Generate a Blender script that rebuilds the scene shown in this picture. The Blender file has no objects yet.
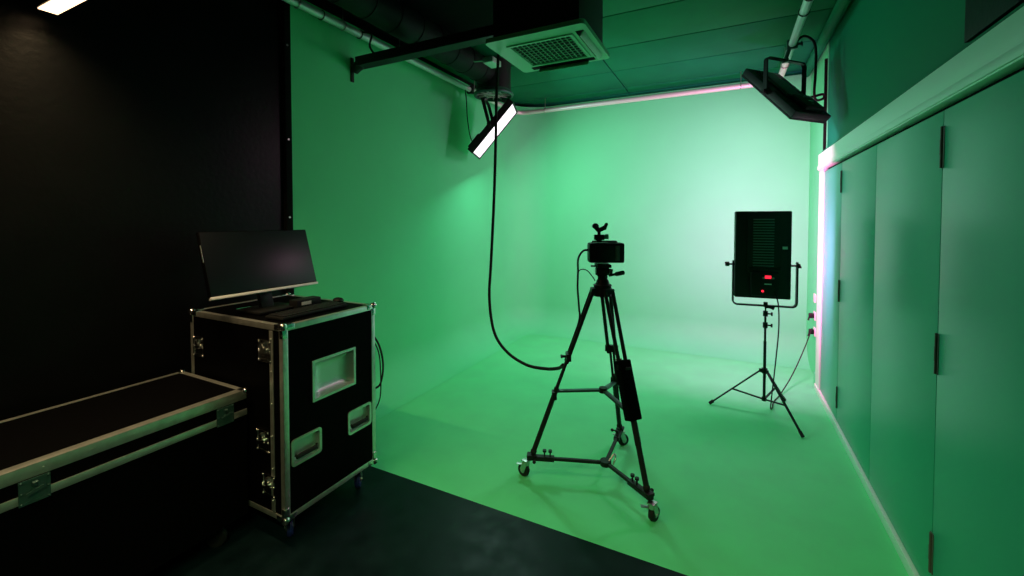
import bpy, bmesh, math
from mathutils import Vector, Matrix, Quaternion

C = bpy.context.scene.collection
SC = bpy.context.scene
V = Vector
PI = math.pi


# ------------------------------------------------------------------ materials
def mat(name, col, rough=0.5, metal=0.0, spec=0.5, noise=0.0, nscale=6.0, bump=0.0, bscale=60.0, emit=None, estr=0.0, coat=0.0, rnoise=0.0):
    m = bpy.data.materials.new(name); m.use_nodes = True
    nt = m.node_tree; b = nt.nodes['Principled BSDF']
    b.inputs['Base Color'].default_value = (*col, 1)
    b.inputs['Roughness'].default_value = rough
    b.inputs['Metallic'].default_value = metal
    b.inputs['Specular IOR Level'].default_value = spec
    if coat:
        b.inputs['Coat Weight'].default_value = coat
        b.inputs['Coat Roughness'].default_value = 0.2
    if emit:
        b.inputs['Emission Color'].default_value = (*emit, 1)
        b.inputs['Emission Strength'].default_value = estr
    tc = nt.nodes.new('ShaderNodeTexCoord')
    if noise or rnoise:
        n = nt.nodes.new('ShaderNodeTexNoise'); n.inputs['Scale'].default_value = nscale
        n.inputs['Detail'].default_value = 5
        nt.links.new(tc.outputs['Object'], n.inputs['Vector'])
        if noise:
            mr = nt.nodes.new('ShaderNodeMapRange')
            mr.inputs['From Min'].default_value = .3; mr.inputs['From Max'].default_value = .7
            mr.inputs['To Min'].default_value = 1 - noise; mr.inputs['To Max'].default_value = 1 + noise
            nt.links.new(n.outputs['Fac'], mr.inputs['Value'])
            vm = nt.nodes.new('ShaderNodeVectorMath'); vm.operation = 'SCALE'
            vm.inputs[0].default_value = col
            nt.links.new(mr.outputs['Result'], vm.inputs['Scale'])
            nt.links.new(vm.outputs['Vector'], b.inputs['Base Color'])
        if rnoise:
            mr = nt.nodes.new('ShaderNodeMapRange')
            mr.inputs['From Min'].default_value = .3; mr.inputs['From Max'].default_value = .7
            mr.inputs['To Min'].default_value = max(rough - rnoise, .02); mr.inputs['To Max'].default_value = rough + rnoise
            nt.links.new(n.outputs['Fac'], mr.inputs['Value'])
            nt.links.new(mr.outputs['Result'], b.inputs['Roughness'])
    if bump:
        n2 = nt.nodes.new('ShaderNodeTexNoise'); n2.inputs['Scale'].default_value = bscale
        n2.inputs['Detail'].default_value = 4
        nt.links.new(tc.outputs['Object'], n2.inputs['Vector'])
        bp = nt.nodes.new('ShaderNodeBump'); bp.inputs['Strength'].default_value = bump
        bp.inputs['Distance'].default_value = .01
        nt.links.new(n2.outputs['Fac'], bp.inputs['Height'])
        nt.links.new(bp.outputs['Normal'], b.inputs['Normal'])
    return m


G = dict(
    green=mat('chroma_green_paint', (.12, .76, .335), .62, spec=.3, noise=.03, nscale=1.5, bump=.04, bscale=8),
    greenfloor=mat('chroma_green_floor', (.12, .76, .31), .6, spec=.3, noise=.05, nscale=4, bump=.03, bscale=20, rnoise=.06),
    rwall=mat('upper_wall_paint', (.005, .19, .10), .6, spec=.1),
    door=mat('satin_door_paint', (.04, .44, .28), .32, spec=.22, noise=.015, nscale=2),
    trim=mat('white_trim_paint', (.66, .90, .78), .4),
    ceil=mat('ceiling_board', (.005, .16, .07), .6, spec=.1, noise=.08, nscale=3, bump=.05, bscale=14),
    gap=mat('dark_joint', (.006, .007, .0065), .9, spec=.1),
    blackwall=mat('black_wall_paint', (.003, .0035, .004), .36, spec=.14, noise=.15, nscale=5, bump=.12, bscale=30),
    blackfloor=mat('black_vinyl_floor', (.003, .010, .012), .40, spec=.10, noise=.3, nscale=9, rnoise=.08),
    black=mat('black_plastic', (.008, .009, .010), .5, spec=.3),
    matte=mat('matte_black_metal', (.010, .011, .012), .55, spec=.35),
    duct=mat('black_duct', (.006, .008, .007), .6, spec=.2),
    gloss=mat('screen_glass', (.004, .006, .010), .34, spec=.4),
    lam=mat('black_laminate', (.0015, .0015, .0018), .6, spec=.03, bump=.15, bscale=220),
    alu=mat('brushed_aluminium', (.72, .74, .70), .36, metal=.88, noise=.12, nscale=25),
    chrome=mat('chrome', (.72, .72, .70), .2, metal=1),
    steel=mat('zinc_steel', (.5, .5, .48), .35, metal=1),
    dish=mat('recessed_dish_metal', (.62, .72, .66), .4, metal=.8),
    pipe=mat('galvanised_pipe', (.66, .70, .68), .42, metal=.35),
    acw=mat('green_lit_air_conditioner_plastic', (.16, .50, .28), .45),  # white plastic, with the green light falling on it put into the colour
    hinge=mat('bronze_hinge', (.12, .10, .09), .5),
    rubber=mat('black_rubber', (.012, .012, .012), .7, spec=.3),
    blue=mat('blue_wheel', (.012, .02, .12), .45),
    spread=mat('grey_green_aluminium', (.05, .11, .10), .4, metal=.5),
    white=mat('white_plastic', (.75, .76, .75), .4),
    silver=mat('silver_plastic', (.85, .87, .88), .35),
    red=mat('red_plastic', (.5, .02, .03), .4),
    redlit=mat('red_lit_display', (.2, .0, .0), .4, emit=(1, .02, .05), estr=1.6),
    clear=mat('green_tinted_plastic', (.05, .5, .3), .3),
    vent=mat('dark_vent_metal', (.16, .18, .18), .4, spec=.5),
    lampwarm=mat('warm_diffuser', (.8, .75, .65), .5, emit=(1, .66, .38), estr=3),
    led=mat('led_diffuser', (.8, .8, .8), .5, emit=(1, .80, .96), estr=1.6),
)


# ------------------------------------------------------------------ mesh builder
class M:
    def __init__(s): s.b = bmesh.new()

    def _add(s, f, mtx=None):
        old = set(s.b.verts); f(); new = [v for v in s.b.verts if v not in old]
        if mtx is not None: bmesh.ops.transform(s.b, matrix=mtx, verts=new)
        return new

    def box(s, c, d, rot=None, bev=0):
        t = bmesh.new(); bmesh.ops.create_cube(t, size=1)
        bmesh.ops.scale(t, vec=V(d), verts=t.verts)
        if bev: bmesh.ops.bevel(t, geom=t.edges[:] + t.verts[:], offset=bev, segments=2, affect='EDGES', profile=.6)
        mt = Matrix.Translation(V(c))
        if rot is not None: mt = mt @ rot.to_4x4()
        bmesh.ops.transform(t, matrix=mt, verts=t.verts)
        s.join(t); return s

    def join(s, t):
        me = bpy.data.meshes.new('tmp'); t.to_mesh(me); t.free(); s.b.from_mesh(me); bpy.data.meshes.remove(me)

    def cyl(s, a, b, r, r2=None, n=16, caps=True):
        a, b = V(a), V(b); d = b - a
        t = bmesh.new()
        bmesh.ops.create_cone(t, cap_ends=caps, segments=n, radius1=r, radius2=r if r2 is None else r2, depth=d.length)
        q = V((0, 0, 1)).rotation_difference(d.normalized())
        bmesh.ops.transform(t, matrix=Matrix.Translation((a + b) / 2) @ q.to_matrix().to_4x4(), verts=t.verts)
        s.join(t); return s

    def sph(s, c, r, n=14, sc=(1, 1, 1)):
        t = bmesh.new(); bmesh.ops.create_uvsphere(t, u_segments=n, v_segments=max(6, n // 2), radius=r)
        bmesh.ops.scale(t, vec=V(sc), verts=t.verts)
        bmesh.ops.translate(t, vec=V(c), verts=t.verts); s.join(t); return s

    def bar(s, a, b, w, h, up=(0, 0, 1), bev=0):
        """rectangular bar from a to b; w across, h along 'up'"""
        a, b = V(a), V(b); z = (b - a).normalized(); x = V(up).cross(z).normalized(); y = z.cross(x)
        R = Matrix((x, y, z)).transposed()
        return s.box((a + b) / 2, (w, h, (b - a).length), R, bev)

    def tube(s, pts, r, n=8, closed=False, smooth=True, sub=6):
        P = [V(p) for p in pts]
        if smooth and len(P) > 2: P = catmull(P, sub, closed)
        rings = []; N = len(P); prev = None
        for i, p in enumerate(P):
            if closed: t = (P[(i + 1) % N] - P[i - 1]).normalized()
            else: t = (P[min(i + 1, N - 1)] - P[max(i - 1, 0)]).normalized()
            if prev is None:
                a = V((0, 0, 1)) if abs(t.z) < .9 else V((1, 0, 0))
                u = t.cross(a).normalized()
            else: u = (prev - t * prev.dot(t)).normalized()
            prev = u; w = t.cross(u)
            rings.append([s.b.verts.new(p + (u * math.cos(k * 2 * PI / n) + w * math.sin(k * 2 * PI / n)) * r) for k in range(n)])
        for i in range(N if closed else N - 1):
            A, B = rings[i], rings[(i + 1) % N]
            for k in range(n): s.b.faces.new((A[k], A[(k + 1) % n], B[(k + 1) % n], B[k]))
        if not closed:
            s.b.faces.new(rings[0][::-1]); s.b.faces.new(rings[-1])
        return s

    def torus(s, c, axis, R, r, n=28, m=10):
        q = V((0, 0, 1)).rotation_difference(V(axis).normalized())
        return s.tube([V(c) + q @ V((R * math.cos(k * 2 * PI / n), R * math.sin(k * 2 * PI / n), 0)) for k in range(n)], r, m, True, False)

    def frame(s, c, ux, uy, w, h, t, d, rc=0.0):
        """rectangular frame centred at c in plane ux,uy, outer w*h, border t, depth d along ux x uy"""
        c, ux, uy = V(c), V(ux).normalized(), V(uy).normalized(); uz = ux.cross(uy)
        def loop(a, b, r, z):
            out = []
            for sx, sy, a0 in ((1, 1, 0), (-1, 1, 90), (-1, -1, 180), (1, -1, 270)):
                if r <= 0: out.append(c + ux * sx * a + uy * sy * b + uz * z); continue
                for k in range(5):
                    an = math.radians(a0 + k * 22.5)
                    out.append(c + ux * (sx * (a - r) + r * math.cos(an)) + uy * (sy * (b - r) + r * math.sin(an)) + uz * z)
            return [s.b.verts.new(p) for p in out]
        o0, o1 = loop(w / 2, h / 2, rc, 0), loop(w / 2, h / 2, rc, d)
        i0, i1 = loop(w / 2 - t, h / 2 - t, max(rc - t * .6, .002) if rc else 0, 0), loop(w / 2 - t, h / 2 - t, max(rc - t * .6, .002) if rc else 0, d)
        n = len(o0)
        if len(i0) != n: raise ValueError
        for k in range(n):
            j = (k + 1) % n
            s.b.faces.new((o0[k], o0[j], o1[j], o1[k])); s.b.faces.new((i0[j], i0[k], i1[k], i1[j]))
            s.b.faces.new((o1[k], o1[j], i1[j], i1[k])); s.b.faces.new((o0[j], o0[k], i0[k], i0[j]))
        return s

    def build(s, name, m, parent=None, off=None, smooth=True, kind=None):
        if off is not None: bmesh.ops.translate(s.b, vec=-V(off), verts=s.b.verts)
        bmesh.ops.recalc_face_normals(s.b, faces=s.b.faces)
        me = bpy.data.meshes.new(name); s.b.to_mesh(me); s.b.free()
        me.materials.append(G[m] if isinstance(m, str) else m)
        if smooth:
            me.shade_smooth()
            try: me.set_sharp_from_angle(angle=math.radians(35))
            except Exception: pass
        o = bpy.data.objects.new(name, me); C.objects.link(o)
        if parent is not None: o.parent = parent
        if kind: o['kind'] = kind
        return o


def catmull(P, sub, closed=False):
    out = []; n = len(P)
    rng = range(n) if closed else range(n - 1)
    for i in rng:
        p0 = P[(i - 1) % n] if closed or i > 0 else P[0] * 2 - P[1]
        p1, p2 = P[i], P[(i + 1) % n]
        p3 = P[(i + 2) % n] if closed or i + 2 < n else P[-1] * 2 - P[-2]
        for k in range(sub):
            t = k / sub
            out.append(.5 * ((2 * p1) + (p2 - p0) * t + (2 * p0 - 5 * p1 + 4 * p2 - p3) * t * t + (3 * p1 - p0 - 3 * p2 + p3) * t ** 3))
    if not closed: out.append(P[-1])
    return out


def tag(o, label, cat=None, group=None):
    o['label'] = label
    if cat: o['category'] = cat
    if group: o['group'] = group
    return o


def thing(name, label, cat, loc=(0, 0, 0), rz=0.0, group=None):
    o = bpy.data.objects.new(name, None); C.objects.link(o)
    o.location = loc; o.rotation_euler = (0, 0, rz); o.empty_display_size = .1
    return tag(o, label, cat, group)


def copy_tree(o, parent=None):
    kids = [x for x in bpy.data.objects if x.parent == o]
    c = o.copy(); C.objects.link(c); c.parent = parent
    for ch in kids: copy_tree(ch, c)
    return c


def R3(x, y, z): return Matrix((V(x), V(y), V(z))).transposed()


# ------------------------------------------------------------------ the room
LX, RX, BY, FY, CZ = -2.85, .80, 5.84, 2.045, 3.29      # left wall, right wall, back wall, paint line, ceiling

m = M(); m.box(((LX - .2 + 1.1) / 2, (FY - 1.5) / 2, -.03), (1.1 - LX + .2, FY + 1.5, .06)); m.build('floor', 'blackfloor', kind='structure', smooth=False)
m = M(); m.box(((LX + 1.1) / 2, (FY + BY + .1) / 2, -.03), (1.1 - LX, BY + .1 - FY, .06)); m.build('floor_green', 'greenfloor', kind='structure', smooth=False)

# green cyclorama: left and back walls with swept coves
def cyc():
    m = M(); Rc, Rf, top = .55, .36, 3.24
    plan = [((LX, y), (1, 0)) for y in (2.085, 2.6, 3.2, 3.8, 4.5)]
    for k in range(17):
        a = k / 16 * PI / 2
        plan.append(((LX + Rc - Rc * math.cos(a), BY - Rc + Rc * math.sin(a)), (math.cos(a), -math.sin(a))))
    plan += [((x, BY), (0, -1)) for x in (-1.6, -.9, -.2, RX)]
    cols = []
    for (x, y), (nx, ny) in plan:
        prof = [(0, top), (0, 2.4), (0, 1.6), (0, .9)]
        for k in range(15):
            a = k / 14 * PI / 2
            prof.append((Rf - Rf * math.cos(a), Rf - Rf * math.sin(a)))
        cols.append([m.b.verts.new((x + nx * d, y + ny * d, z + .0015)) for d, z in prof])
    for A, B in zip(cols, cols[1:]):
        for k in range(len(A) - 1): m.b.faces.new((A[k], A[k + 1], B[k + 1], B[k]))
    o = m.build('wall_back', 'green', kind='structure')
    return o
cyc()
m = M(); m.box(((LX + RX) / 2 - .05, BY + .08, CZ / 2), (RX - LX + .3, .1, CZ)); m.build('wall_back_core', 'rwall', kind='structure', smooth=False)
m = M(); m.box((LX - .04, (FY + BY) / 2 + .05, CZ / 2), (.06, BY - FY, CZ)); m.build('wall_left_core', 'gap', kind='structure', smooth=False)

# black wall at the left with the dark joint batten
m = M(); m.box((LX - .05, (2.03 - 1.5) / 2, CZ / 2), (.06, 2.03 + 1.5, CZ)); m.build('wall_left', 'blackwall', kind='structure', smooth=False)
bat = M(); bat.box((LX - .012, 2.057, 1.62), (.05, .05, 3.24), bev=.004)
b = bat.build('trim_1', 'gap', kind='structure')
m = M()
for z in (.6, 1.62, 2.18, 2.85): m.cyl((LX + .012, 2.052, z), (LX + .018, 2.052, z), .007, n=10)
m.build('screw', 'steel', b)

# right side: upper wall, green return, cupboard doors
m = M(); m.box((RX + .05, (4.92 + BY) / 2, CZ / 2), (.1, BY - 4.92 + .04, CZ)); m.build('wall_return', 'green', kind='structure', smooth=False)
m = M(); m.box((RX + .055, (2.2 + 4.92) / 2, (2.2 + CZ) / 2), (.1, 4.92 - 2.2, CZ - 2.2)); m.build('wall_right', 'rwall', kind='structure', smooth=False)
m = M(); m.box((RX + .03, (2.21 - 1.5) / 2, (2.26 + CZ) / 2), (.11, 2.21 + 1.5, CZ - 2.26)); m.build('wall_right_black', 'blackwall', kind='structure', smooth=False)
DX = .757
ys = [4.715, 4.035, 3.18, 2.31, 1.45, .60]
HZ = (.24, 1.06, 1.89)
for i in range(5):
    y1, y0 = ys[i], ys[i + 1]
    m = M(); m.box((DX + .0125, (y0 + y1) / 2, (.058 + 2.035) / 2), (.025, y1 - y0 - .005, 1.977), bev=.0015)
    d = m.build('door_%d' % (i + 1), 'door', kind='structure')
    if i in (0, 2, 4):
        for z in HZ:
            h = M(); h.box((DX - .0012, y0 + .0, z), (.0024, .030, .165), bev=.0008)
            h.cyl((DX - .004, y0, z - .0825), (DX - .004, y0, z + .0825), .0055, n=10)
            h.cyl((DX - .004, y0, z - .03), (DX - .004, y0, z + .03), .0065, n=10)
            h.build('hinge', 'hinge', d)
m = M(); m.box((DX + .06, 2.6, 1.05), (.06, 4.58, 2.1)); m.build('wall_cupboard_core', 'gap', kind='structure', smooth=False)
m = M(); m.box((DX + .01, 2.64, 2.135), (.055, 4.54, .148), bev=.004); m.box((DX - .014, 2.64, 2.085), (.02, 4.54, .035), bev=.003)
m.build('trim_2', 'trim', kind='structure')
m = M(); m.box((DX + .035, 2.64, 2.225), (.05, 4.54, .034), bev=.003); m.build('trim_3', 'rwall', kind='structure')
m = M(); m.box((DX + .016, 4.812, 1.04), (.05, .185, 2.05), bev=.004); m.build('trim_4', 'trim', kind='structure')
m = M(); m.box((DX + .004, 2.60, .026), (.04, 4.61, .052), bev=.003); m.build('baseboard_right', 'trim', kind='structure')
m = M(); m.box((RX - .010, 4.935, 1.55), (.022, .03, 3.1)); m.build('trim_5', 'gap', kind='structure', smooth=False)

# ceiling boards with open joints, black soffit over the left side
m = M()
yy = [1.6, 2.25, 2.92, 3.59, 4.26, 4.94, 5.61, 5.95]
for a, b_ in zip(yy, yy[1:]):
    for x0, x1 in ((-2.9, -1.21), (-1.21, 1.0)):
        if x0 < -2 and a < 3.5: continue
        m.box(((x0 + x1) / 2, (a + b_) / 2, CZ + .02), (x1 - x0 - .012, b_ - a - .014, .04), bev=.004)
m.build('ceiling', 'ceil', kind='structure')
m = M(); m.box((-.95, 2.2, CZ + .07), (4.3, 7.7, .06)); m.build('ceiling_black', 'gap', kind='structure', smooth=False)
m = M(); m.cyl((RX - .05, 2.3, CZ - .05), (RX - .05, BY - .02, CZ - .05), .045, n=16)
tag(m.build('conduit', 'ceil'), 'painted round conduit running along the joint of ceiling and right wall', 'conduit')


# ------------------------------------------------------------------ light rail (bent pipe round the bay)
rail = thing('lighting_rail', 'pale round pipe bent round the bay just under the ceiling, carrying the lights', 'lighting rail', (0, 0, 0))
RZ = 3.12; rr = .16
pts = [V((-2.72, 1.3, RZ)), V((-2.72, 3, RZ)), V((-2.72, 5.58 - rr, RZ))]
for k in range(1, 8):
    a = k / 8 * PI / 2; pts.append(V((-2.72 + rr - rr * math.cos(a), 5.58 - rr + rr * math.sin(a), RZ)))
pts += [V((-2.72 + rr, 5.58, RZ)), V((-1.2, 5.58, RZ)), V((.47 - rr, 5.58, RZ))]
for k in range(1, 8):
    a = k / 8 * PI / 2; pts.append(V((.47 - rr + rr * math.sin(a), 5.58 - rr + rr * math.cos(a), RZ)))
pts += [V((.47, 5.58 - rr, RZ)), V((.47, 3.2, RZ)), V((.47, 2.2, RZ))]
m = M(); m.tube(pts, .030, 16, smooth=False); m.build('pipe', 'pipe', rail)
for x, y in ((-2.72, 2.05), (-2.72, 2.45), (-2.72, 3.1), (-2.72, 4.4), (-2.3, 5.58), (.1, 5.58), (.47, 5.0), (.47, 3.1)):
    m = M(); m.cyl((x, y, RZ + .03), (x, y, CZ - .001), .005, n=8); m.torus((x, y, RZ), (0, 1, 0) if x in (-2.72, .47) else (1, 0, 0), .036, .004, 18, 6)
    m.build('hanger_rod', 'steel', rail)
for x, y in ((-2.72, 2.25), (-2.72, 2.62), (.47, 3.35), (.47, 3.8), (.47, 3.55)):
    m = M(); m.torus((x, y, RZ), (0, 1, 0), .0345, .004, 18, 6); m.build('cable_tie', 'black', rail)


# ------------------------------------------------------------------ LED panels
PW, PH, PT = .405, .715, .065

def led_panel(name, label, c, R, on=True):
    """panel centred on its pivots, light leaves along +y"""
    t = thing(name, label, 'studio light', group='flat LED studio panels')
    t.matrix_world = Matrix.Translation(V(c)) @ R.to_4x4()
    m = M(); m.box((0, 0, 0), (PW, PT, PH), bev=.012)
    m.build('housing', 'matte', t)
    m = M(); m.frame((0, PT / 2, 0), (-1, 0, 0), (0, 0, 1), PW, PH, .018, .012, .012); m.build('bezel', 'black', t)
    m = M(); m.box((0, PT / 2 + .0012, 0), (PW - .03, .004, PH - .03)); m.build('diffuser', 'led', t)
    # ribbed cooling back with a raised spine tapering to the control box
    m = M(); m.box((0, -PT / 2 - .006, .09), (.235, .012, .44), bev=.003); m.build('spine', 'matte', t)
    m = M()
    for k in range(19): m.box((0.0, -PT / 2 - .016, -.11 + k * .0222), (.15, .010, .009), bev=.002)
    m.build('cooling_fins', 'vent', t)
    m = M(); m.box((.01, -PT / 2 - .022, -.235), (.20, .044, .19), bev=.01); m.box((.01, -PT / 2 - .012, -.125), (.23, .024, .04), bev=.008)
    cb = m.build('control_box', 'black', t)
    m = M(); m.box((.03, -PT / 2 - .046, -.175), (.044, .004, .024)); m.build('display', 'redlit' if on else 'vent', cb)
    for dx in (-.035, .035):
        k_ = M(); k_.cyl((.03 + dx, -PT / 2 - .043, -.182), (.03 + dx, -PT / 2 - .056, -.182), .008, n=14); k_.build('knob', 'steel', cb)
    m = M(); m.box((.03, -PT / 2 - .0455, -.232), (.05, .003, .008)); m.build('button_strip', 'silver', cb)
    m = M(); m.cyl((-.008, -PT / 2 - .043, -.29), (-.008, -PT / 2 - .052, -.29), .009, n=14); m.build('power_button', 'redlit' if on else 'vent', cb)
    m = M(); m.box((.155, -PT / 2 - .0015, .06), (.036, .003, .022)); m.build('rating_label', 'white' if on else 'vent', t)
    return t


def yoke(t, w, drop, m_='black', z0=0.0):
    """U bracket from pivots at z0 to z0+drop (signed)"""
    h = w / 2; s = 1 if drop > 0 else -1; r = .035
    P = [V((-h, 0, z0 - s * .03)), V((-h, 0, z0 + drop - s * r))]
    for k in range(1, 6):
        a = k / 6 * PI / 2; P.append(V((-h + r - r * math.cos(a), 0, z0 + drop - s * r + s * r * math.sin(a))))
    P.append(V((-h + r, 0, z0 + drop)))
    P += [V((-p.x, 0, p.z)) for p in reversed(P)]
    m = M()
    # flat strip section swept
    rings = []
    n = len(P)
    for i, p in enumerate(P):
        tn = (P[min(i + 1, n - 1)] - P[max(i - 1, 0)]).normalized(); u = tn.cross(V((0, 1, 0)))
        rings.append([m.b.verts.new(p + u * a * .006 + V((0, 1, 0)) * b_ * .018) for a, b_ in ((-1, -1), (1, -1), (1, 1), (-1, 1))])
    for A, B in zip(rings, rings[1:]):
        for k in range(4): m.b.faces.new((A[k], A[(k + 1) % 4], B[(k + 1) % 4], B[k]))
    m.b.faces.new(rings[0][::-1]); m.b.faces.new(rings[-1])
    return m


def knobs(t, w, z0, m_='black'):
    for s in (-1, 1):
        m = M(); m.cyl((s * (PW / 2 - .002), 0, z0), (s * (w / 2 + .02), 0, z0), .008, n=10)
        m.cyl((s * (w / 2 + .006), 0, z0), (s * (w / 2 + .03), 0, z0), .019, n=12)
        m.bar((s * (w / 2 + .032), -.02, z0 - .012), (s * (w / 2 + .032), .02, z0 + .012), .01, .01)
        m.build('tilt_knob', m_, t)


def area(t, power, col, spread=150):
    l = bpy.data.lights.new('led_array', 'AREA'); l.shape = 'RECTANGLE'; l.size = PW - .04; l.size_y = PH - .04
    l.energy = power; l.color = col; l.spread = math.radians(spread)
    o = bpy.data.objects.new('led_array', l); C.objects.link(o); o.parent = t
    o.location = (0, PT / 2 + .014, 0); o.rotation_euler = (PI / 2, 0, PI) if False else (-PI / 2, 0, 0)
    # area light shines along local -z; -90 deg about x turns -z to -y ... flip to +y
    o.rotation_euler = (PI / 2, 0, 0)
    return o

LEDC = (1.0, .13, .47)   # pink-tinted panel
LEDG = (1.0, .45, .70)   # near-neutral panels
# light on the stand, facing the back wall
sp = thing('light_stand', 'thin black tripod light stand standing on green floor near the cupboard doors', 'light stand', (.277, 4.083, 0))
feet = [(-.405, -.017), (.224, -.342), (.180, .359)]
m = M(); m.cyl((0, 0, .115), (0, 0, .60), .011, n=12); m.cyl((0, 0, .58), (0, 0, .80), .0085, n=12); m.cyl((0, 0, .78), (0, 0, .895), .0065, n=12); m.build('pole', 'matte', sp)
for z, x_ in ((.735, 1), (.83, 1)):
    m = M(); m.cyl((0, 0, z - .022), (0, 0, z + .022), .018, n=14); m.cyl((.015, 0, z), (.04, 0, z), .006, n=8); m.box((.045, 0, z), (.014, .008, .03), bev=.003); m.build('locking_collar', 'black', sp)
m = M(); m.cyl((0, 0, .335), (0, 0, .375), .022, n=14)
for fx, fy in feet:
    d = V((fx, fy, 0)).normalized(); m.box(d * .025 + V((0, 0, .355)), (.03, .016, .03), Matrix.Rotation(math.atan2(d.y, d.x), 3, 'Z'), .003)
m.build('leg_collar', 'black', sp)
m = M(); m.cyl((0, 0, .105), (0, 0, .135), .018, n=14); m.build('brace_collar', 'black', sp)
for fx, fy in feet:
    a = V((0, 0, .355)) + V((fx, fy, 0)).normalized() * .03; e = V((fx, fy, .014)); mid = a.lerp(e, .55)
    m = M(); m.bar(a, e, .018, .010, bev=.002)
    lg = m.build('leg', 'matte', sp)
    f = M(); f.cyl(e - (e - a).normalized() * .035, e + (e - a).normalized() * .006, .013, n=10); f.build('rubber_foot', 'rubber', lg)
    m = M(); m.bar((V((fx, fy, 0)).normalized() * .016 + V((0, 0, .12))), mid, .013, .012, bev=.002); m.build('brace', 'matte', sp)
m = M(); m.cyl((0, 0, .885), (0, 0, .925), .016, n=12); m.box((.025, 0, .885), (.04, .02, .02), bev=.004); m.cyl((.04, 0, .885), (.06, 0, .875), .013, n=10); m.build('spigot_mount', 'black', sp)

p3 = led_panel('led_panel', 'black LED panel on the tripod light stand, its back with red display towards us', (.247, 4.083, 1.315), Matrix.Rotation(math.radians(7), 3, 'Z'))
yk3 = yoke(p3, .462, -.335, z0=-.085).build('yoke', 'black', p3); yk3.location.x = .018; knobs(p3, .475, -.085)
area(p3, 88, LEDC, 180)

# hanging panel on the right rail
x = V((.70, .71, -.02)).normalized(); z = V((-.49, .51, .72)); z = (z - x * z.dot(x)).normalized(); y = z.cross(x)
if y.z > 0: pass
Rm = R3(x, y, z)
p2 = led_panel('led_panel', 'black LED panel hanging tilted from the right end of the rail, unlit back towards us', (.42, 4.46, 2.70), Rm, False)
# upright yoke: built in world axes about the pivots
yk = yoke(p2, .45, .29)
yb = yk.build('yoke', 'black', p2)
zt = (V((0, 0, 1)) - x * x.z).normalized(); yb.matrix_local = (Rm.inverted() @ R3(x, zt.cross(x), zt)).to_4x4()
knobs(p2, .455, 0)
m = M(); top = V((.42, 4.46, 2.99))
m.box(top + V((.0, .0, .0)), (.05, .05, .03), bev=.006); m.cyl(top, (.46, 4.46, RZ), .016, n=12)
m.box((.47, 4.46, RZ), (.085, .045, .085), bev=.012); m.cyl((.50, 4.46, RZ), (.545, 4.46, RZ - .01), .009, n=8); m.bar((.54, 4.44, RZ - .03), (.54, 4.48, RZ + .02), .012, .012)
cl = m.build('rail_clamp', 'spread', p2); cl.matrix_local = (Matrix.Translation(p2.location) if False else Matrix.Identity(4))
cl.matrix_local = (Matrix.Translation(V((.42, 4.46, 2.70))) @ Rm.to_4x4()).inverted()
area(p2, 31, LEDG, 180)

# hanging panel on the left rail
y = V((.73, .24, -.64)).normalized(); x = V((.34, -.94, .02)); x = (x - y * x.dot(y)).normalized(); z = x.cross(y)
c1 = V((-2.42, 4.31, 2.63)); R1 = R3(x, y, z)
p1 = led_panel('led_panel', 'lit LED panel hanging from the left rail beside the round duct, glowing white', c1, R1)
yb = yoke(p1, .455, .36).build('yoke', 'black', p1)
zt = V((-.28, 0, 1)); zt = (zt - x * zt.dot(x)).normalized(); yb.matrix_local = (R1.inverted() @ R3(x, zt.cross(x), zt)).to_4x4()
knobs(p1, .455, 0)
tp = c1 + zt * .36
m = M(); m.box(tp, (.05, .05, .03), bev=.006); m.cyl(tp, (-2.70, 4.31, RZ - .03), .011, n=10); m.box((-2.72, 4.31, RZ), (.085, .045, .085), bev=.012)
cl = m.build('rail_clamp', 'matte', p1); cl.matrix_local = (Matrix.Translation(c1) @ R1.to_4x4()).inverted()
area(p1, 28, (.55, 1.0, .85), 180)


# ------------------------------------------------------------------ ceiling services
ac = thing('air_conditioner', 'ceiling cassette air conditioner with white grille below a tall black casing', 'air conditioner', (-1.15, 2.875, 2.80))
m = M(); m.box((0, 0, .26), (.61, .56, .46), bev=.006); m.build('casing', 'matte', ac)
m = M()   # panel frame: rounded square ring with sloping lip
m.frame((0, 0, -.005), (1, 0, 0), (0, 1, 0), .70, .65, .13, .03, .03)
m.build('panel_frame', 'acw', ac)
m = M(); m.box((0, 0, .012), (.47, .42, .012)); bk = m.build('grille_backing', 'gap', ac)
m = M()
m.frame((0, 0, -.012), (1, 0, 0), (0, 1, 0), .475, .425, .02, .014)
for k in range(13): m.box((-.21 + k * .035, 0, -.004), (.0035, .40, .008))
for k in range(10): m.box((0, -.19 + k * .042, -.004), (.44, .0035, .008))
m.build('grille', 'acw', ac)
for (cx, cy, w, d, ax, sg) in ((.29, 0, .05, .46, 'Y', -1), (0, .265, .50, .05, 'X', 1)):
    m = M(); m.box((cx, cy, -.0062), (w, d, .004)); sl = m.build('outlet_slot', 'gap', ac)
    m = M(); m.box((0, 0, 0), (w * .8, d * .97, .006), bev=.002)
    op = cx > 0 or cy > 0      # right and far louvres stand open
    fl = m.build('louvre', 'acw', ac); fl.location = (cx * (1.05 if op else 1), cy * (1.05 if op else 1), -.022 if op else -.011)
    a_ = 55 if op else 0
    fl.rotation_euler = (math.radians(a_ * sg), 0, 0) if ax == 'X' else (0, math.radians(a_ * sg), 0)

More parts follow.
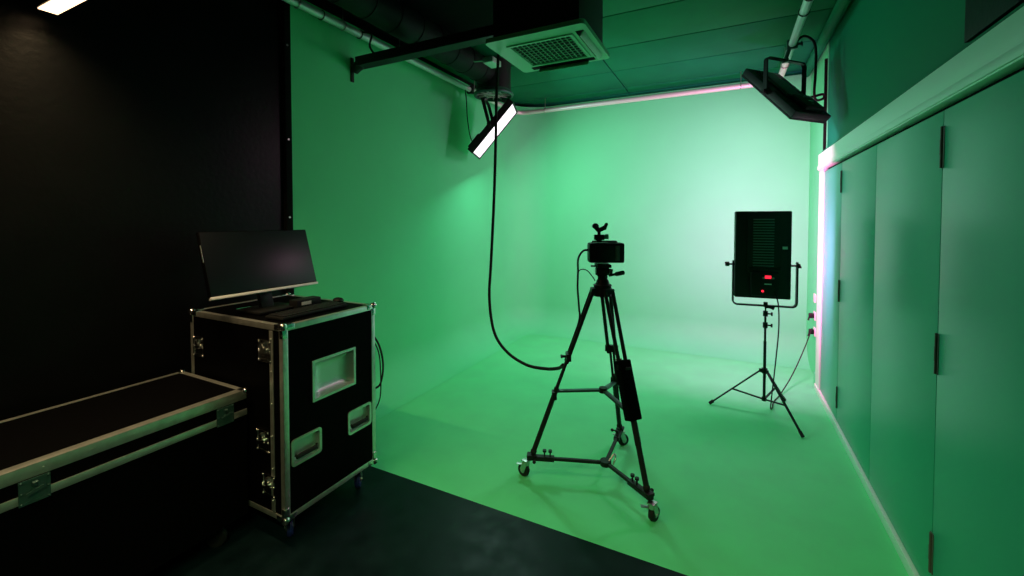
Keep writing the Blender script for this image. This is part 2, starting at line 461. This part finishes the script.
tr = thing('cable_tray', 'black cable tray bracketed to green wall and running across to the air conditioner', 'cable tray', (-2.85, 2.61, 2.87))
m = M(); m.box((.74, 0, .035), (1.30, .006, .07)); m.box((.74, .09, .035), (1.30, .006, .07)); m.box((.74, .045, 0), (1.30, .095, .006))
for k in range(20): m.box((.45 + k * .045, -.004, .035), (.022, .004, .03), bev=.001)
m.build('tray_body', 'matte', tr)
m = M(); m.cyl((.03, .045, -.01), (.09, .045, .02), .042, n=16); m.sph((.09, .045, .02), .045, 14); m.build('end_elbow', 'matte', tr)
m = M(); m.box((.006, .045, -.01), (.012, .03, .20), bev=.002); m.build('wall_bracket', 'matte', tr)
m = M(); m.tube([(.36, 0.045, .03), (.30, .02, .05), (.27, -.02, .12), (.30, -.03, .2), (.2, -.03, .24)], .008, 8)
tag(m.build('cable', 'rubber', tr), 'short black cable looping up to the rail')

dt = thing('ventilation_duct', 'black round duct under the ceiling ending in a downward outlet by the lit panel', 'ventilation duct', (-2.27, 4.06, 2.94))
m = M(); m.cyl((0, 0, .03), (0, 0, .33), .185, n=40); m.build('drop_duct', 'matte', dt)
m = M(); m.cyl((-.02, -.05, .20), (-.02, -2.4, .20), .125, n=32)
for k in range(9): m.torus((-.02, -.3 - k * .25, .20), (0, 1, 0), .126, .005, 32, 6)
m.build('run_duct', 'duct', dt)
m = M(); m.torus((0, 0, 0), (0, 0, 1), .195, .020, 40, 8); m.cyl((0, 0, .0), (0, 0, .04), .192, .186, n=40, caps=False)
rg = m.build('outlet_ring', 'spread', dt)
m = M(); m.cyl((0, 0, -.008), (0, 0, .012), .03, n=16)
for k in range(12):
    a = k * PI / 6; m.bar((.02 * math.cos(a), .02 * math.sin(a), 0), (.18 * math.cos(a), .18 * math.sin(a), 0), .006, .012)
m.torus((0, 0, 0), (0, 0, 1), .10, .004, 30, 6); m.build('swirl_vane', 'pipe', rg)
m = M(); m.box((.42, -.25, .06), (.10, .16, .05), bev=.006); m.cyl((.2, -.2, .12), (.42, -.25, .08), .008, n=8)
tag(m.build('junction_box', 'pipe'), 'small pale junction box between round duct and air conditioner', 'junction box')
bpy.data.objects['junction_box'].location = (-2.33, 3.64, 2.95)

lp = thing('pendant_lamp', 'slim warm-lit linear pendant lamp high beside the black wall', 'ceiling lamp', (-2.78, .79, 2.55))
m = M(); m.box((.62, .03, .028), (1.26, .075, .05), bev=.004); m.build('housing', 'matte', lp)
m = M(); m.box((.62, .03, .001), (1.24, .064, .008)); m.build('diffuser', 'lampwarm', lp)
for x_ in (.1, 1.14):
    m = M(); m.cyl((x_, .03, .05), (x_, .03, CZ - 2.55), .002, n=6); m.build('suspension_wire', 'steel', lp)
l = bpy.data.lights.new('lamp_tube', 'AREA'); l.shape = 'RECTANGLE'; l.size = 1.22; l.size_y = .06; l.energy = 16; l.color = (1, .70, .36); l.spread = math.radians(125)
o = bpy.data.objects.new('lamp_tube', l); C.objects.link(o); o.parent = lp; o.location = (.62, .03, -.006)

# added lamp behind the camera, out of view, to brighten the front area
fill_lamp = copy_tree(lp); fill_lamp.location = (-.75, -.45, 2.55)
tag(fill_lamp, 'added fill lamp over the black floor, shaped like the slim pendant lamp')
for ch in fill_lamp.children:
    if ch.type == 'LIGHT': ch.data = ch.data.copy(); ch.data.energy = 36; ch.data.color = (.72, 1, .42)


# ------------------------------------------------------------------ flight cases
def castor(parent, c, top, wheel='blue', r=.045, ang=0.0, name='castor', ps=1.0, bm='steel'):
    """swivel castor: wheel bottom at c.z, plate at top (local coordinates of parent)"""
    cx, cy, cz = c
    R = Matrix.Rotation(ang, 3, 'Z')
    m = M(); m.box((cx, cy, top - .004), (.075 * ps, .065 * ps, .008), R, .001)
    m.cyl((cx, cy, top - .03), (cx, cy, top - .006), .022, n=14)
    off = R @ V((.018, 0, 0)); wc = V((cx, cy, cz + r)) + off
    for s in (-1, 1):
        d = R @ V((0, s * .019, 0))
        m.bar(V((cx, cy, top - .02)) + d, wc + d, .004, .034, up=R @ V((1, 0, 0)))
    ax = R @ V((0, .024, 0)); m.cyl(wc - ax, wc + ax, .006, n=8)
    cs = m.build(name, bm, parent)
    w = M(); a2 = R @ V((0, .014, 0)); w.cyl(wc - a2, wc + a2, r, n=24); w.torus(wc, R @ V((0, 1, 0)), r - .008, .0135, 24, 8)
    w.build('wheel', wheel, cs)
    h = M(); a3 = R @ V((0, .0165, 0)); h.cyl(wc - a3, wc + a3, r * .45, n=14); h.build('hub', bm, cs)
    return cs


def ball_corner(m, p, s, r=.02):
    m.sph(p, r, 12)
    for a in range(3):
        d = V((0, 0, 0)); d[a] = -s[a] * .03
        e = V((.026, .026, .026)); e[a] = .045
        m.box(V(p) + d - V(s) * .004, e, bev=.003)


def latch(parent, c, nrm, up, name='butterfly_latch', m_='chrome', sc=1.0):
    """recessed butterfly latch: dish plate, two wings, rivets; nrm outwards"""
    n, u = V(nrm), V(up); s = u.cross(n)
    R = R3(s, u, n)
    def P(a, b_, c_): return V(c) + (s * a + u * b_ + n * c_) * sc
    m = M(); m.frame(P(0, 0, 0), s, u, .10 * sc, .11 * sc, .012 * sc, .004 * sc)
    m.box(P(0, 0, .0012), (.08 * sc, .09 * sc, .002 * sc), R)
    for a in (-.043, .043):
        for b_ in (-.047, .047, 0): m.sph(P(a, b_, .004), .005 * sc, 8)
    lt = m.build(name, m_, parent)
    w = M(); w.cyl(P(0, 0, 0), P(0, 0, .012), .012 * sc, n=14)
    w.bar(P(-.028, -.008, .013), P(.028, .008, .013), .014 * sc, .005 * sc, up=n); w.cyl(P(0, .02, .002), P(0, .04, .008), .01 * sc, n=10)
    w.build('wing', m_, lt)
    return lt


def recess_handle(parent, c, w, h):
    m = M(); m.frame(V(c), (0, 1, 0), (0, 0, 1), w, h, .014, .006, .018)
    fr = m.build('recessed_handle', 'alu', parent)
    d = M(); d.frame(V(c) + V((-.022, 0, 0)), (0, 1, 0), (0, 0, 1), w - .02, h - .02, .004, .022)
    d.box(V(c) + V((-.02, 0, 0)), (.003, w - .022, h - .022)); d.build('dish', 'dish', fr)
    b_ = M(); b_.tube([V(c) + V((-.004, -w / 2 + .025, -h * .12)), V(c) + V((.004, -w / 2 + .03, -h * .16)), V(c) + V((.004, w / 2 - .03, -h * .16)), V(c) + V((-.004, w / 2 - .025, -h * .12))], .007, 8, smooth=False)
    b_.tube([V(c) + V((.002, -w / 2 + .03, -h * .22)), V(c) + V((.002, w / 2 - .03, -h * .22))], .009, 8, smooth=False)
    b_.build('grip', 'rubber', fr)


# tall case with a workstation on it
X0, X1, Y0, Y1, Z0, Z1 = -2.69, -1.90, 1.33, 1.925, .135, 1.09
tc = thing('flight_case', 'tall black flight case with aluminium edges, monitor on top', 'flight case', (0, 0, 0))
# body with holes on the right side is built as a shell of panels
def shell():
    m = M(); t = .012
    m.box(((X0 + X1) / 2, (Y0 + Y1) / 2, Z0 + t / 2), (X1 - X0, Y1 - Y0, t)); m.box(((X0 + X1) / 2, (Y0 + Y1) / 2, Z1 - t / 2), (X1 - X0, Y1 - Y0, t))
    m.box(((X0 + X1) / 2, Y0 + t / 2, (Z0 + Z1) / 2), (X1 - X0, t, Z1 - Z0)); m.box(((X0 + X1) / 2, Y1 - t / 2, (Z0 + Z1) / 2), (X1 - X0, t, Z1 - Z0))
    m.box((X0 + t / 2, (Y0 + Y1) / 2, (Z0 + Z1) / 2), (t, Y1 - Y0, Z1 - Z0))
    # side panel with three openings: grid of cells minus holes
    holes = [(1.50, 1.76, .675, .865), (1.372, 1.53, .395, .51), (1.722, 1.88, .395, .51)]
    yc = sorted({Y0, Y1, *[h[0] for h in holes], *[h[1] for h in holes]}); zc = sorted({Z0, Z1, *[h[2] for h in holes], *[h[3] for h in holes]})
    for a, b_ in zip(yc, yc[1:]):
        for c, d in zip(zc, zc[1:]):
            ym, zm = (a + b_) / 2, (c + d) / 2
            if any(h[0] < ym < h[1] and h[2] < zm < h[3] for h in holes): continue
            m.box((X1 - t / 2, ym, zm), (t, b_ - a, d - c))
    return m
shell().build('body', 'lam', tc, smooth=False)
def angle_edge(m, a, b_, sx, sy, w=.028, t=.0022):
    """L extrusion between a and b on an outer edge; sx, sy unit vectors pointing inwards along the two faces"""
    a, b_, sx, sy = V(a), V(b_), V(sx), V(sy); d = (b_ - a).normalized()
    R = R3(sx, sy, d) if sx.cross(sy).dot(d) > 0 else R3(sy, sx, d)
    fl = sx.cross(sy).dot(d) > 0
    L = (b_ - a).length
    o = (a + b_) / 2 - sx * t - sy * t
    m.box(o + sx * w / 2 + sy * t / 2, (w, t, L) if fl else (t, w, L), R, .0008)
    m.box(o + sy * w / 2 + sx * t / 2, (t, w, L) if fl else (w, t, L), R, .0008)
ex, ey, ez = V((1, 0, 0)), V((0, 1, 0)), V((0, 0, 1))
for (a, b_, s1, s2) in (
        ((X1, Y0, Z0), (X1, Y0, Z1), -ex, ey), ((X1, Y1, Z0), (X1, Y1, Z1), -ex, -ey), ((X0, Y0, Z0), (X0, Y0, Z1), ex, ey),
        ((X0, Y1, Z0), (X0, Y1, Z1), ex, -ey),
        ((X0, Y0, Z1), (X1, Y0, Z1), ey, -ez), ((X0, Y1, Z1), (X1, Y1, Z1), -ey, -ez), ((X1, Y0, Z1), (X1, Y1, Z1), -ex, -ez), ((X0, Y0, Z1), (X0, Y1, Z1), ex, -ez),
        ((X0, Y0, Z0), (X1, Y0, Z0), ey, ez), ((X0, Y1, Z0), (X1, Y1, Z0), -ey, ez), ((X1, Y0, Z0), (X1, Y1, Z0), -ex, ez), ((X0, Y0, Z0), (X0, Y1, Z0), ex, ez)):
    m = M(); angle_edge(m, a, b_, s1, s2); m.build('edge_extrusion', 'alu', tc)
for x_ in (X0, X1):
    for y_ in (Y0, Y1):
        for z_ in (Z0, Z1):
            m = M(); s = V((1 if x_ == X1 else -1, 1 if y_ == Y1 else -1, 1 if z_ == Z1 else -1))
            ball_corner(m, V((x_, y_, z_)) - s * .004, s); m.build('ball_corner', 'chrome', tc)
for x_ in (-1.985,):
    m = M(); m.box((x_, Y0 - .002, (Z0 + Z1) / 2), (.026, .004, Z1 - Z0 - .06), bev=.001)
    for k in range(6): m.sph((x_, Y0 - .005, .22 + k * .16), .004, 8)
    m.build('joint_strip', 'alu', tc)
for x_, z_ in ((-2.035, .955), (-2.02, .285), (-2.615, .90), (-2.615, .285), (-2.06, .50)):
    latch(tc, (x_, Y0 - .001, z_), (0, -1, 0), (0, 0, 1))
m = M(); m.frame((X1 + .0005, 1.63, .77), (0, 1, 0), (0, 0, 1), .285, .215, .014, .005, .004); wf = m.build('label_dish_frame', 'alu', tc)
m = M()
n = 10
for i in range(n):     # shallow curved dish
    for j in range(n):
        q = []
        for a, b_ in ((i, j), (i + 1, j), (i + 1, j + 1), (i, j + 1)):
            u, w = a / n * 2 - 1, b_ / n * 2 - 1
            q.append(m.b.verts.new((X1 - .038 * (1 - max(abs(u), abs(w)) ** 6), 1.63 + u * .13, .77 + w * .095)))
        m.b.faces.new(q)
bmesh.ops.remove_doubles(m.b, verts=m.b.verts, dist=.0001)
m.build('label_dish', 'dish', wf)
recess_handle(tc, (X1 + .0005, 1.451, .4525), .175, .135)
recess_handle(tc, (X1 + .0005, 1.801, .4525), .175, .135)
for x_, y_, a in ((X1 - .06, Y0 + .065, 2.6), (X1 - .06, Y1 - .085, 2.2), (X0 + .07, Y0 + .07, 1.2), (X0 + .07, Y1 - .08, .4)):
    castor(tc, (x_, y_, 0), Z0, ang=a)

# long low case in the left foreground
A0, A1, B0, B1, TZ = -2.74, -2.155, -.25, 1.306, .748
lc = thing('flight_case', 'long low black flight case against the black wall, aluminium rimmed lid', 'flight case', (0, 0, 0))
m = M(); m.box(((A0 + A1) / 2, (B0 + B1) / 2, TZ - .06), (A1 - A0, B1 - B0, .118)); m.build('lid', 'lam', lc, smooth=False)
m = M(); m.box(((A0 + A1) / 2, (B0 + B1) / 2, .37), (A1 - A0, B1 - B0, .50)); m.build('body', 'lam', lc, smooth=False)
for (a, b_, s1, s2) in (((A1, B0, TZ), (A1, B1, TZ), -ex, -ez), ((A0, B0, TZ), (A0, B1, TZ), ex, -ez), ((A0, B1, TZ), (A1, B1, TZ), -ey, -ez), ((A0, B0, TZ), (A1, B0, TZ), ey, -ez)):
    m = M(); angle_edge(m, a, b_, s1, s2, .045 if a[0] == b_[0] == A1 else .026)
    if a[0] == b_[0]:
        for k in range(12): m.sph((a[0] + (.002 if a[0] == A1 else -.002), B0 + .06 + k * .13, TZ - .02), .003, 6)
    m.build('edge_extrusion', 'alu', lc)
m = M()
for x_, s in ((A1, 1), (A0, -1)): m.box((x_ + s * .003, (B0 + B1) / 2, .640), (.008, B1 - B0, .030), bev=.002)
for y_, s in ((B0, -1), (B1, 1)): m.box(((A0 + A1) / 2, y_ + s * .002, .637), (A1 - A0, .005, .018), bev=.001)
m.build('joint_rail', 'alu', lc)
for x_, sx in ((A0, -1), (A1, 1)):
    for y_, sy in ((B0, -1), (B1, 1)):
        m = M(); s = V((sx, sy, 1)); m.sph(V((x_, y_, TZ)) - s * .004, .016, 12); m.build('ball_corner', 'chrome', lc)
for y_ in (1.20, .565, -.08):
    latch(lc, (A1 + .008, y_, .662), (1, 0, 0), (0, 0, 1), m_='spread', sc=.78)
for x_ in (A0 + .09, A1 - .09):
    for y_ in (B0 + .12, B1 - .12): castor(lc, (x_, y_, 0), .12, wheel='rubber', ang=.5, bm='matte')


# ------------------------------------------------------------------ workstation
mo = thing('monitor', 'wide dark monitor with silver lower edge, tilted back on tall flight case', 'monitor', (-2.31, 1.545, Z1 + .003))
lean = math.radians(17); Rl = Matrix.Rotation(-lean, 3, 'Y')     # lean back towards -x
base = V((.0, 0, .105)); up = Rl @ V((0, 0, 1)); nn = Rl @ V((1, 0, 0))
def mp(a, b_, c_): return base + up * b_ + nn * a + V((0, c_, 0))
m = M(); m.box(mp(-.012, .18, 0), (.022, .625, .355), Rl, .004); hs = m.build('housing', 'lam', mo)
m = M(); m.box(mp(.0, .186, 0), (.003, .615, .335), Rl, .001); m.build('screen', 'gloss', mo)
m = M(); m.box(mp(-.004, .0065, 0), (.026, .625, .014), Rl, .002); m.build('chin', 'silver', mo)
m = M(); m.box(mp(-.001, .24, -.3127), (.006, .002, .09), Rl, .0006); m.build('edge_highlight', 'alu', mo)  # short bright metal strip standing in for a highlight on the bezel
m = M(); m.box((-.06, 0, .1), (.03, .075, .20), Rl, .006); m.build('neck', 'black', mo)
m = M(); m.box((-.01, 0, .008), (.21, .25, .014), bev=.005); m.build('stand_base', 'black', mo)
kb = thing('keyboard', 'low black keyboard lying on the tall case in front of the monitor', 'keyboard', (-2.06, 1.60, Z1 + .003), math.radians(2))
m = M(); m.box((0, 0, .009), (.135, .42, .014), bev=.004); m.build('keyboard_base', 'black', kb)
m = M()
for i in range(5):
    for j in range(15): m.box((-.048 + i * .024, -.185 + j * .0265, .019), (.019, .021, .007), bev=.002)
m.build('keys', 'matte', kb)
ms = thing('mouse', 'black rounded mouse near the rear right corner of the tall case', 'mouse', (-2.13, 1.862, Z1 + .003))
m = M(); m.sph((0, 0, .014), .05, 18, (.62, .62 * 1.0, .36)); m.sph((-.008, 0, .016), .04, 16, (.75, .7, .42)); m.build('mouse_shell', 'black', ms)
m = M(); m.cyl((.02, -.004, .026), (.02, .004, .026), .007, n=12); m.build('scroll_wheel', 'rubber', ms)
dk = thing('desktop_dock', 'small black dock box with white label under the monitor edge', 'docking box', (-2.20, 1.70, Z1 + .003))
m = M(); m.box((-.02, 0, .025), (.07, .16, .045), bev=.004); m.build('dock_case', 'black', dk)
m = M(); m.box((.0165, -.02, .026), (.003, .062, .018)); m.build('white_label', 'white', dk)
m = M(); m.box((0, 0, .002), (.04, .075, .004)); nt_ = m.build('green_glint', 'clear')  # small green plate that stands in for a glint
nt_.location = (-2.47, 1.50, Z1 + .0028); tag(nt_, 'small painted green glint on tall case under monitor left half', 'glint')
m = M(); m.tube([(X1 - .06, Y1 + .015, .93), (X1 + .005, Y1 + .03, .84), (X1 + .028, Y1 + .04, .72), (X1 + .01, Y1 + .035, .60), (X1 - .04, Y1 + .02, .56)], .006, 8)
m.tube([(X1 - .05, Y1 + .015, .90), (X1 + .0, Y1 + .03, .80), (X1 + .012, Y1 + .035, .68), (X1 + .012, Y1 + .03, .52), (X1 - .03, Y1 + .02, .42)], .004, 8)
tag(m.build('power_cable', 'rubber'), 'black cable looping out behind the right rear edge of tall flight case', 'cable')


# ------------------------------------------------------------------ camera tripod on its dolly
TC = V((-.688, 2.597, 0))
W = [V((-1.113, 2.401, 0)), V((-.345, 2.335, 0)), V((-.666, 3.041, 0))]
W = [w - TC for w in W]
tp = thing('camera_tripod', 'tall black twin-tube camera tripod standing on a wheeled dolly', 'tripod', TC)
foot = [w * .90 + V((0, 0, .158)) for w in W]
crown = 1.165
for i, f in enumerate(foot):
    d = V((f.x, f.y, 0)).normalized(); sd = V((-d.y, d.x, 0))
    a = d * .062 + V((0, 0, crown)); e = f
    p = lambda t: a.lerp(e, t)
    mm = M()
    for s in (-1, 1): mm.cyl(p(0) + sd * s * .028, p(.44) + sd * s * .024, .0115, n=12)
    lg = mm.build('leg', 'matte', tp)
    k = M(); k.box(p(.405), (.030, .082, .045), R3(d, sd, V((0, 0, 1))), .006); k.cyl(p(.405) + d * .015, p(.405) + d * .04, .008, n=8); k.box(p(.405) + d * .042, (.012, .035, .014), R3(d, sd, V((0, 0, 1))), .003); k.build('leg_clamp', 'black', lg)
    k = M()
    for s in (-1, 1): k.cyl(p(.40) + sd * s * .011, p(.80) + sd * s * .011, .0085, n=12)
    k.build('middle_tube', 'matte', lg)
    k = M(); k.box(p(.645), (.030, .052, .05), R3(d, sd, V((0, 0, 1))), .005); k.build('spreader_joint', 'black', lg)
    k = M(); k.cyl(p(.60), p(.99), .0155, n=14); k.build('lower_tube', 'matte', lg)
    k = M(); k.sph(e, .02, 12); k.cyl(e + V((0, 0, -.03)), e, .014, n=12); k.build('foot_cup', 'rubber', lg)
    # mid spreader arm
    hub = V((.012, -.02, .56)); q = p(.62 if i == 0 else .655)
    k = M(); k.bar(hub, q, .030, .014, bev=.003); k.build('spreader_arm', 'spread', tp)
k = M(); k.cyl((.012, -.02, .545), (.012, -.02, .575), .024, n=16); k.build('spreader_hub', 'black', tp)
k = M(); k.cyl((0, 0, 1.135), (0, 0, 1.20), .055, .052, n=24); k.torus((0, 0, 1.20), (0, 0, 1), .048, .008, 24, 8)
for f in foot:
    d = V((f.x, f.y, 0)).normalized(); sd = V((-d.y, d.x, 0)); k.box(d * .056 + V((0, 0, 1.168)), (.034, .076, .036), R3(d, sd, V((0, 0, 1))), .012)
k.build('crown', 'black', tp)
# padded sleeve strapped on the right leg
f = foot[1]; d = V((f.x, f.y, 0)).normalized(); a = d * .062 + V((0, 0, crown)); zz = (a - f).normalized(); sd = V((-d.y, d.x, 0)); nx = sd.cross(zz)
cc = a.lerp(f, .525) + nx * .0
k = M(); k.box(cc, (.058, .082, .325), R3(nx, sd, zz), .008); sl = k.build('leg_sleeve', 'lam', tp)
k = M(); k.box(cc + zz * .165 + nx * -.028, (.02, .03, .012), R3(nx, sd, zz), .002); k.build('red_tab', 'red', sl)
# fluid head
k = M(); k.cyl((0, 0, 1.205), (0, 0, 1.235), .044, .034, n=20); k.cyl((0, 0, 1.235), (0, 0, 1.262), .030, n=20); k.build('head_base', 'black', tp)
hx = V((math.cos(math.radians(24)), math.sin(math.radians(24)), 0)); hy = V((-hx.y, hx.x, 0)); HR = R3(hx, hy, V((0, 0, 1)))
def hp(a, b_, c_): return hx * a + hy * b_ + V((0, 0, c_))
k = M(); k.box(hp(-.005, 0, 1.282), (.062, .055, .055), HR, .012); k.cyl(hp(-.042, 0, 1.288), hp(.036, 0, 1.288), .026, n=18); k.build('head_body', 'black', tp)
k = M(); k.cyl(hp(.036, 0, 1.285), hp(.052, 0, 1.285), .017, n=14); k.cyl(hp(.05, -.01, 1.26), hp(.055, -.02, 1.30), .006, n=8); k.build('tension_knob', 'steel', tp)
k = M(); k.cyl(hp(.04, -.01, 1.262), hp(.085, -.10, 1.286), .008, n=10); k.cyl(hp(.07, -.07, 1.278), hp(.098, -.125, 1.293), .013, n=12); k.build('pan_handle', 'black', tp)
k = M(); k.box(hp(0, 0, 1.322), (.085, .13, .018), HR, .004); k.box(hp(-.05, -.02, 1.320), (.05, .014, .01), HR, .003); k.build('quick_release_plate', 'black', tp)

# dolly
dl = thing('tripod_dolly', 'black three-armed dolly with chrome castors under the camera tripod', 'tripod dolly', TC)
dz = .122; hubc = V((.035, -.035, dz))
k = M(); k.cyl(hubc - V((0, 0, .014)), hubc + V((0, 0, .014)), .034, n=18); k.build('hub', 'black', dl)
k = M(); k.tube([hubc + V((.02, .0, .014)), hubc + V((.045, .03, .05)), hubc + V((.06, .0, .045)), hubc + V((.05, -.02, .01))], .005, 8); k.build('carry_loop', 'steel', dl)
for i, w in enumerate(W):
    e = V((w.x, w.y, dz)); d = (e - hubc).normalized(); sd = V((-d.y, d.x, 0)); L = (e - hubc).length
    k = M(); k.bar(hubc + d * .02, hubc + d * (L - .02), .019, .019, bev=.003)
    ar = k.build('arm', 'matte', dl)
    k = M(); k.box(hubc + d * (L - .09), (.17, .036, .028), R3(d, sd, V((0, 0, 1))), .005); k.box(hubc + d * (L - .03) + V((0, 0, .012)), (.05, .05, .02), R3(d, sd, V((0, 0, 1))), .006)
    k.build('foot_cradle', 'black', ar)
    for q in (.15, .115):
        k = M(); b0 = hubc + d * (L - q) + V((0, 0, .01)); k.cyl(b0, b0 + V((0, 0, .03)), .005, n=8); k.cyl(b0 + V((0, 0, .03)), b0 + V((0, 0, .042)), .012, n=12); k.build('clamp_knob', 'black', ar)
    k = M(); b0 = hubc + d * (L - .055) + sd * .02; k.cyl(b0, b0 + sd * .025, .005, n=8); k.sph(b0 + sd * .032, .011, 10); k.build('side_knob', 'black', ar)
    cs = castor(dl, (w.x, w.y, 0), dz - .018, wheel='rubber', r=.036, ang=(2.9, 1.2, .8)[i], ps=.6)
    k = M(); q = V((w.x, w.y, dz - .045)); br = R3(V((-.9, -.2, 0)).normalized(), V((.2, -.9, 0)).normalized(), V((0, 0, 1)))
    k.box(q + V((-.035, -.012, 0)), (.045, .022, .005), br, .001); k.build('brake_pedal', 'steel', cs)

# the camera
cm = thing('video_camera', 'compact black video camera with rear screen, mounted on the tripod head', 'video camera', TC + V((.009, .004, 1.331)), math.radians(24))
k = M(); k.box((.012, .03, .068), (.215, .105, .122), bev=.014); k.build('body', 'black', cm)
k = M(); k.box((.0, -.024, .068), (.118, .008, .084), bev=.002); k.build('rear_screen', 'gloss', cm)
k = M(); k.box((.075, -.025, .068), (.026, .008, .09), bev=.003)
for q in range(4): k.cyl((.075, -.026, .04 + q * .018), (.075, -.034, .04 + q * .018), .005, n=10)
k.build('button_panel', 'vent', cm)
k = M(); k.cyl((0, .08, .068), (0, .125, .068), .043, n=28); k.cyl((0, .125, .068), (0, .19, .068), .038, n=28); k.torus((0, .15, .068), (0, 1, 0), .039, .003, 28, 6); lens = k.build('lens', 'black', cm)
k = M(); k.cyl((0, .1895, .068), (0, .191, .068), .032, n=28); k.build('front_glass', 'gloss', lens)
k = M(); k.tube([(-.078, .02, .124), (-.07, .02, .137), (.075, .02, .137), (.085, .02, .124)], .006, 8, smooth=False); k.build('top_rail', 'steel', cm)
for q in (.05, .066, .035):
    k = M(); k.cyl((q, .03, .128), (q, .03, .142), .007, n=12); k.build('top_button', 'black', cm)
k = M(); k.box((-.03, .02, .162), (.06, .035, .034), bev=.005); k.box((-.03, .02, .140), (.03, .03, .014)); mb = k.build('accessory_shoe', 'black', cm)
k = M(); k.box((.014, .02, .166), (.026, .03, .03), bev=.004); k.build('shoe_knob', 'clear', mb)
k = M(); k.cyl((-.03, .02, .178), (-.03, .02, .20), .010, n=12); k.sph((-.03, .02, .206), .016, 12)
k.cyl((-.03, .02, .204), (-.055, .02, .230), .015, n=12); k.sph((-.052, .02, .232), .020, 12, (1.1, 1, .9)); k.cyl((-.03, .02, .206), (.004, .02, .222), .014, n=12); k.cyl((.0, .02, .212), (.014, .02, .242), .013, .011, n=12); k.sph((.0145, .02, .242), .011, 10)
k.build('ball_mount', 'black', cm)


# ------------------------------------------------------------------ cables
def cable(name, pts, r, label, mt='rubber'):
    m = M(); m.tube(pts, r, 8, sub=8); return tag(m.build(name, mt), label, 'cable')

cable('hanging_cable', [(-1.63, 3.03, 3.28), (-1.60, 2.95, 3.0), (-1.53, 2.78, 2.5), (-1.525, 2.76, 2.2), (-1.535, 2.75, 1.75), (-1.560, 2.75, 1.3), (-1.575, 2.75, 1.02), (-1.53, 2.74, .78), (-1.42, 2.73, .65), (-1.25, 2.70, .59), (-1.09, 2.66, .60), (-.975, 2.6, .64), (-.915, 2.52, .695)], .011,
      'thick black cable hanging from the ceiling in a long curve to the tripod')
def tcp(a, b_, z): q = TC + hp(a, b_, z); return q
cable('camera_cable', [tcp(-.078, .03, 1.415), tcp(-.118, .02, 1.408), tcp(-.148, .01, 1.36), tcp(-.15, 0, 1.28), tcp(-.152, 0, 1.18), tcp(-.143, 0, 1.06), tcp(-.142, 0, .98), tcp(-.20, -.02, .80), tcp(-.235, -.03, .68)], .0065,
      'thin black cable dropping from left side of the video camera along the tripod')
cable('head_cable', [tcp(-.15, 0, 1.28), tcp(-.13, 0, 1.297), tcp(-.095, 0, 1.29), tcp(-.06, 0, 1.25), tcp(-.045, 0, 1.225)], .003,
      'very thin cable arching from the camera cable to the tripod head')
cable('light_cable', [(.315, 4.03, 1.05), (.355, 4.0, .95), (.365, 4.0, .75), (.35, 4.0, .5), (.33, 4.0, .25), (.325, 4.08, .06), (.345, 4.2, .012), (.37, 4.36, .008), (.44, 4.56, .02), (.56, 4.85, .12), (.68, 5.08, .32), (.765, 5.24, .50)], .005,
      'thin black cable from the stand-mounted panel down and across to wall sockets')
cable('safety_cable', [(.50, 4.44, 3.14), (.56, 4.50, 3.19), (.64, 4.6, 3.17), (.665, 4.63, 3.08), (.665, 4.63, 2.9), (.66, 4.64, 2.72), (.68, 4.66, 2.665), (.735, 4.68, 2.68), (.73, 4.68, 2.715), (.66, 4.66, 2.70), (.60, 4.66, 2.69)], .011,
      'black cable looping from the rail down to the hanging right panel')
cable('panel_cable', [(-2.72, 4.2, 3.09), (-2.69, 4.18, 2.95), (-2.66, 4.15, 2.75), (-2.62, 4.16, 2.52), (-2.56, 4.2, 2.45), (-2.52, 4.25, 2.47)], .006,
      'thin black cable hanging from left rail to the lit panel')

# sockets on the green return wall
for i, (y_, z_, lab) in enumerate(((5.32, .80, 'upper white wall socket on the narrow green return wall'), (5.31, .62, 'middle wall socket with black plug on the green return wall'), (5.29, .46, 'lowest wall socket with black plug on the green return wall'))):
    s = thing('wall_socket', lab, 'socket', (RX, y_, z_), group='sockets on the green return wall')
    k = M(); k.box((-.006, 0, 0), (.012, .085, .085), bev=.003); k.build('faceplate', 'white', s)
    if i:
        k = M(); k.box((-.035, -.01, .0), (.045, .05, .05), bev=.01); k.cyl((-.05, -.01, -.01), (-.06, -.01, -.05), .008, n=8); k.build('plug', 'black', s)
k = M(); k.box((RX - .02, 5.0, .06), (.05, .09, .12), bev=.006); tag(k.build('floor_box', 'green'), 'small green painted box on the floor at foot of return wall', 'box')


# ------------------------------------------------------------------ world, camera
w = bpy.data.worlds.new('World'); SC.world = w; w.use_nodes = True
w.node_tree.nodes['Background'].inputs['Color'].default_value = (.5, .55, .6, 1)
w.node_tree.nodes['Background'].inputs['Strength'].default_value = .01

cam = bpy.data.cameras.new('camera'); co = bpy.data.objects.new('camera', cam); C.objects.link(co)
th, pt = math.atan(217 / 430), math.atan(12 / 430)
co.location = (0, 0, 1.6); co.rotation_euler = (PI / 2 - pt, 0, th)
cam.sensor_width = 36; cam.lens = 430 / 1024 * 36; cam.shift_y = -56 / 1024; cam.clip_start = .02
SC.camera = co
SC.view_settings.view_transform = 'Standard'; SC.view_settings.look = 'None'
SC.view_settings.gamma = 1; SC.view_settings.use_curve_mapping = False
SC.view_settings.exposure = -0.05
SC.cycles.max_bounces = 10; SC.cycles.diffuse_bounces = 8
try:
    SC.cycles.use_denoising = True; SC.cycles.denoiser = 'OPENIMAGEDENOISE'
except Exception: pass
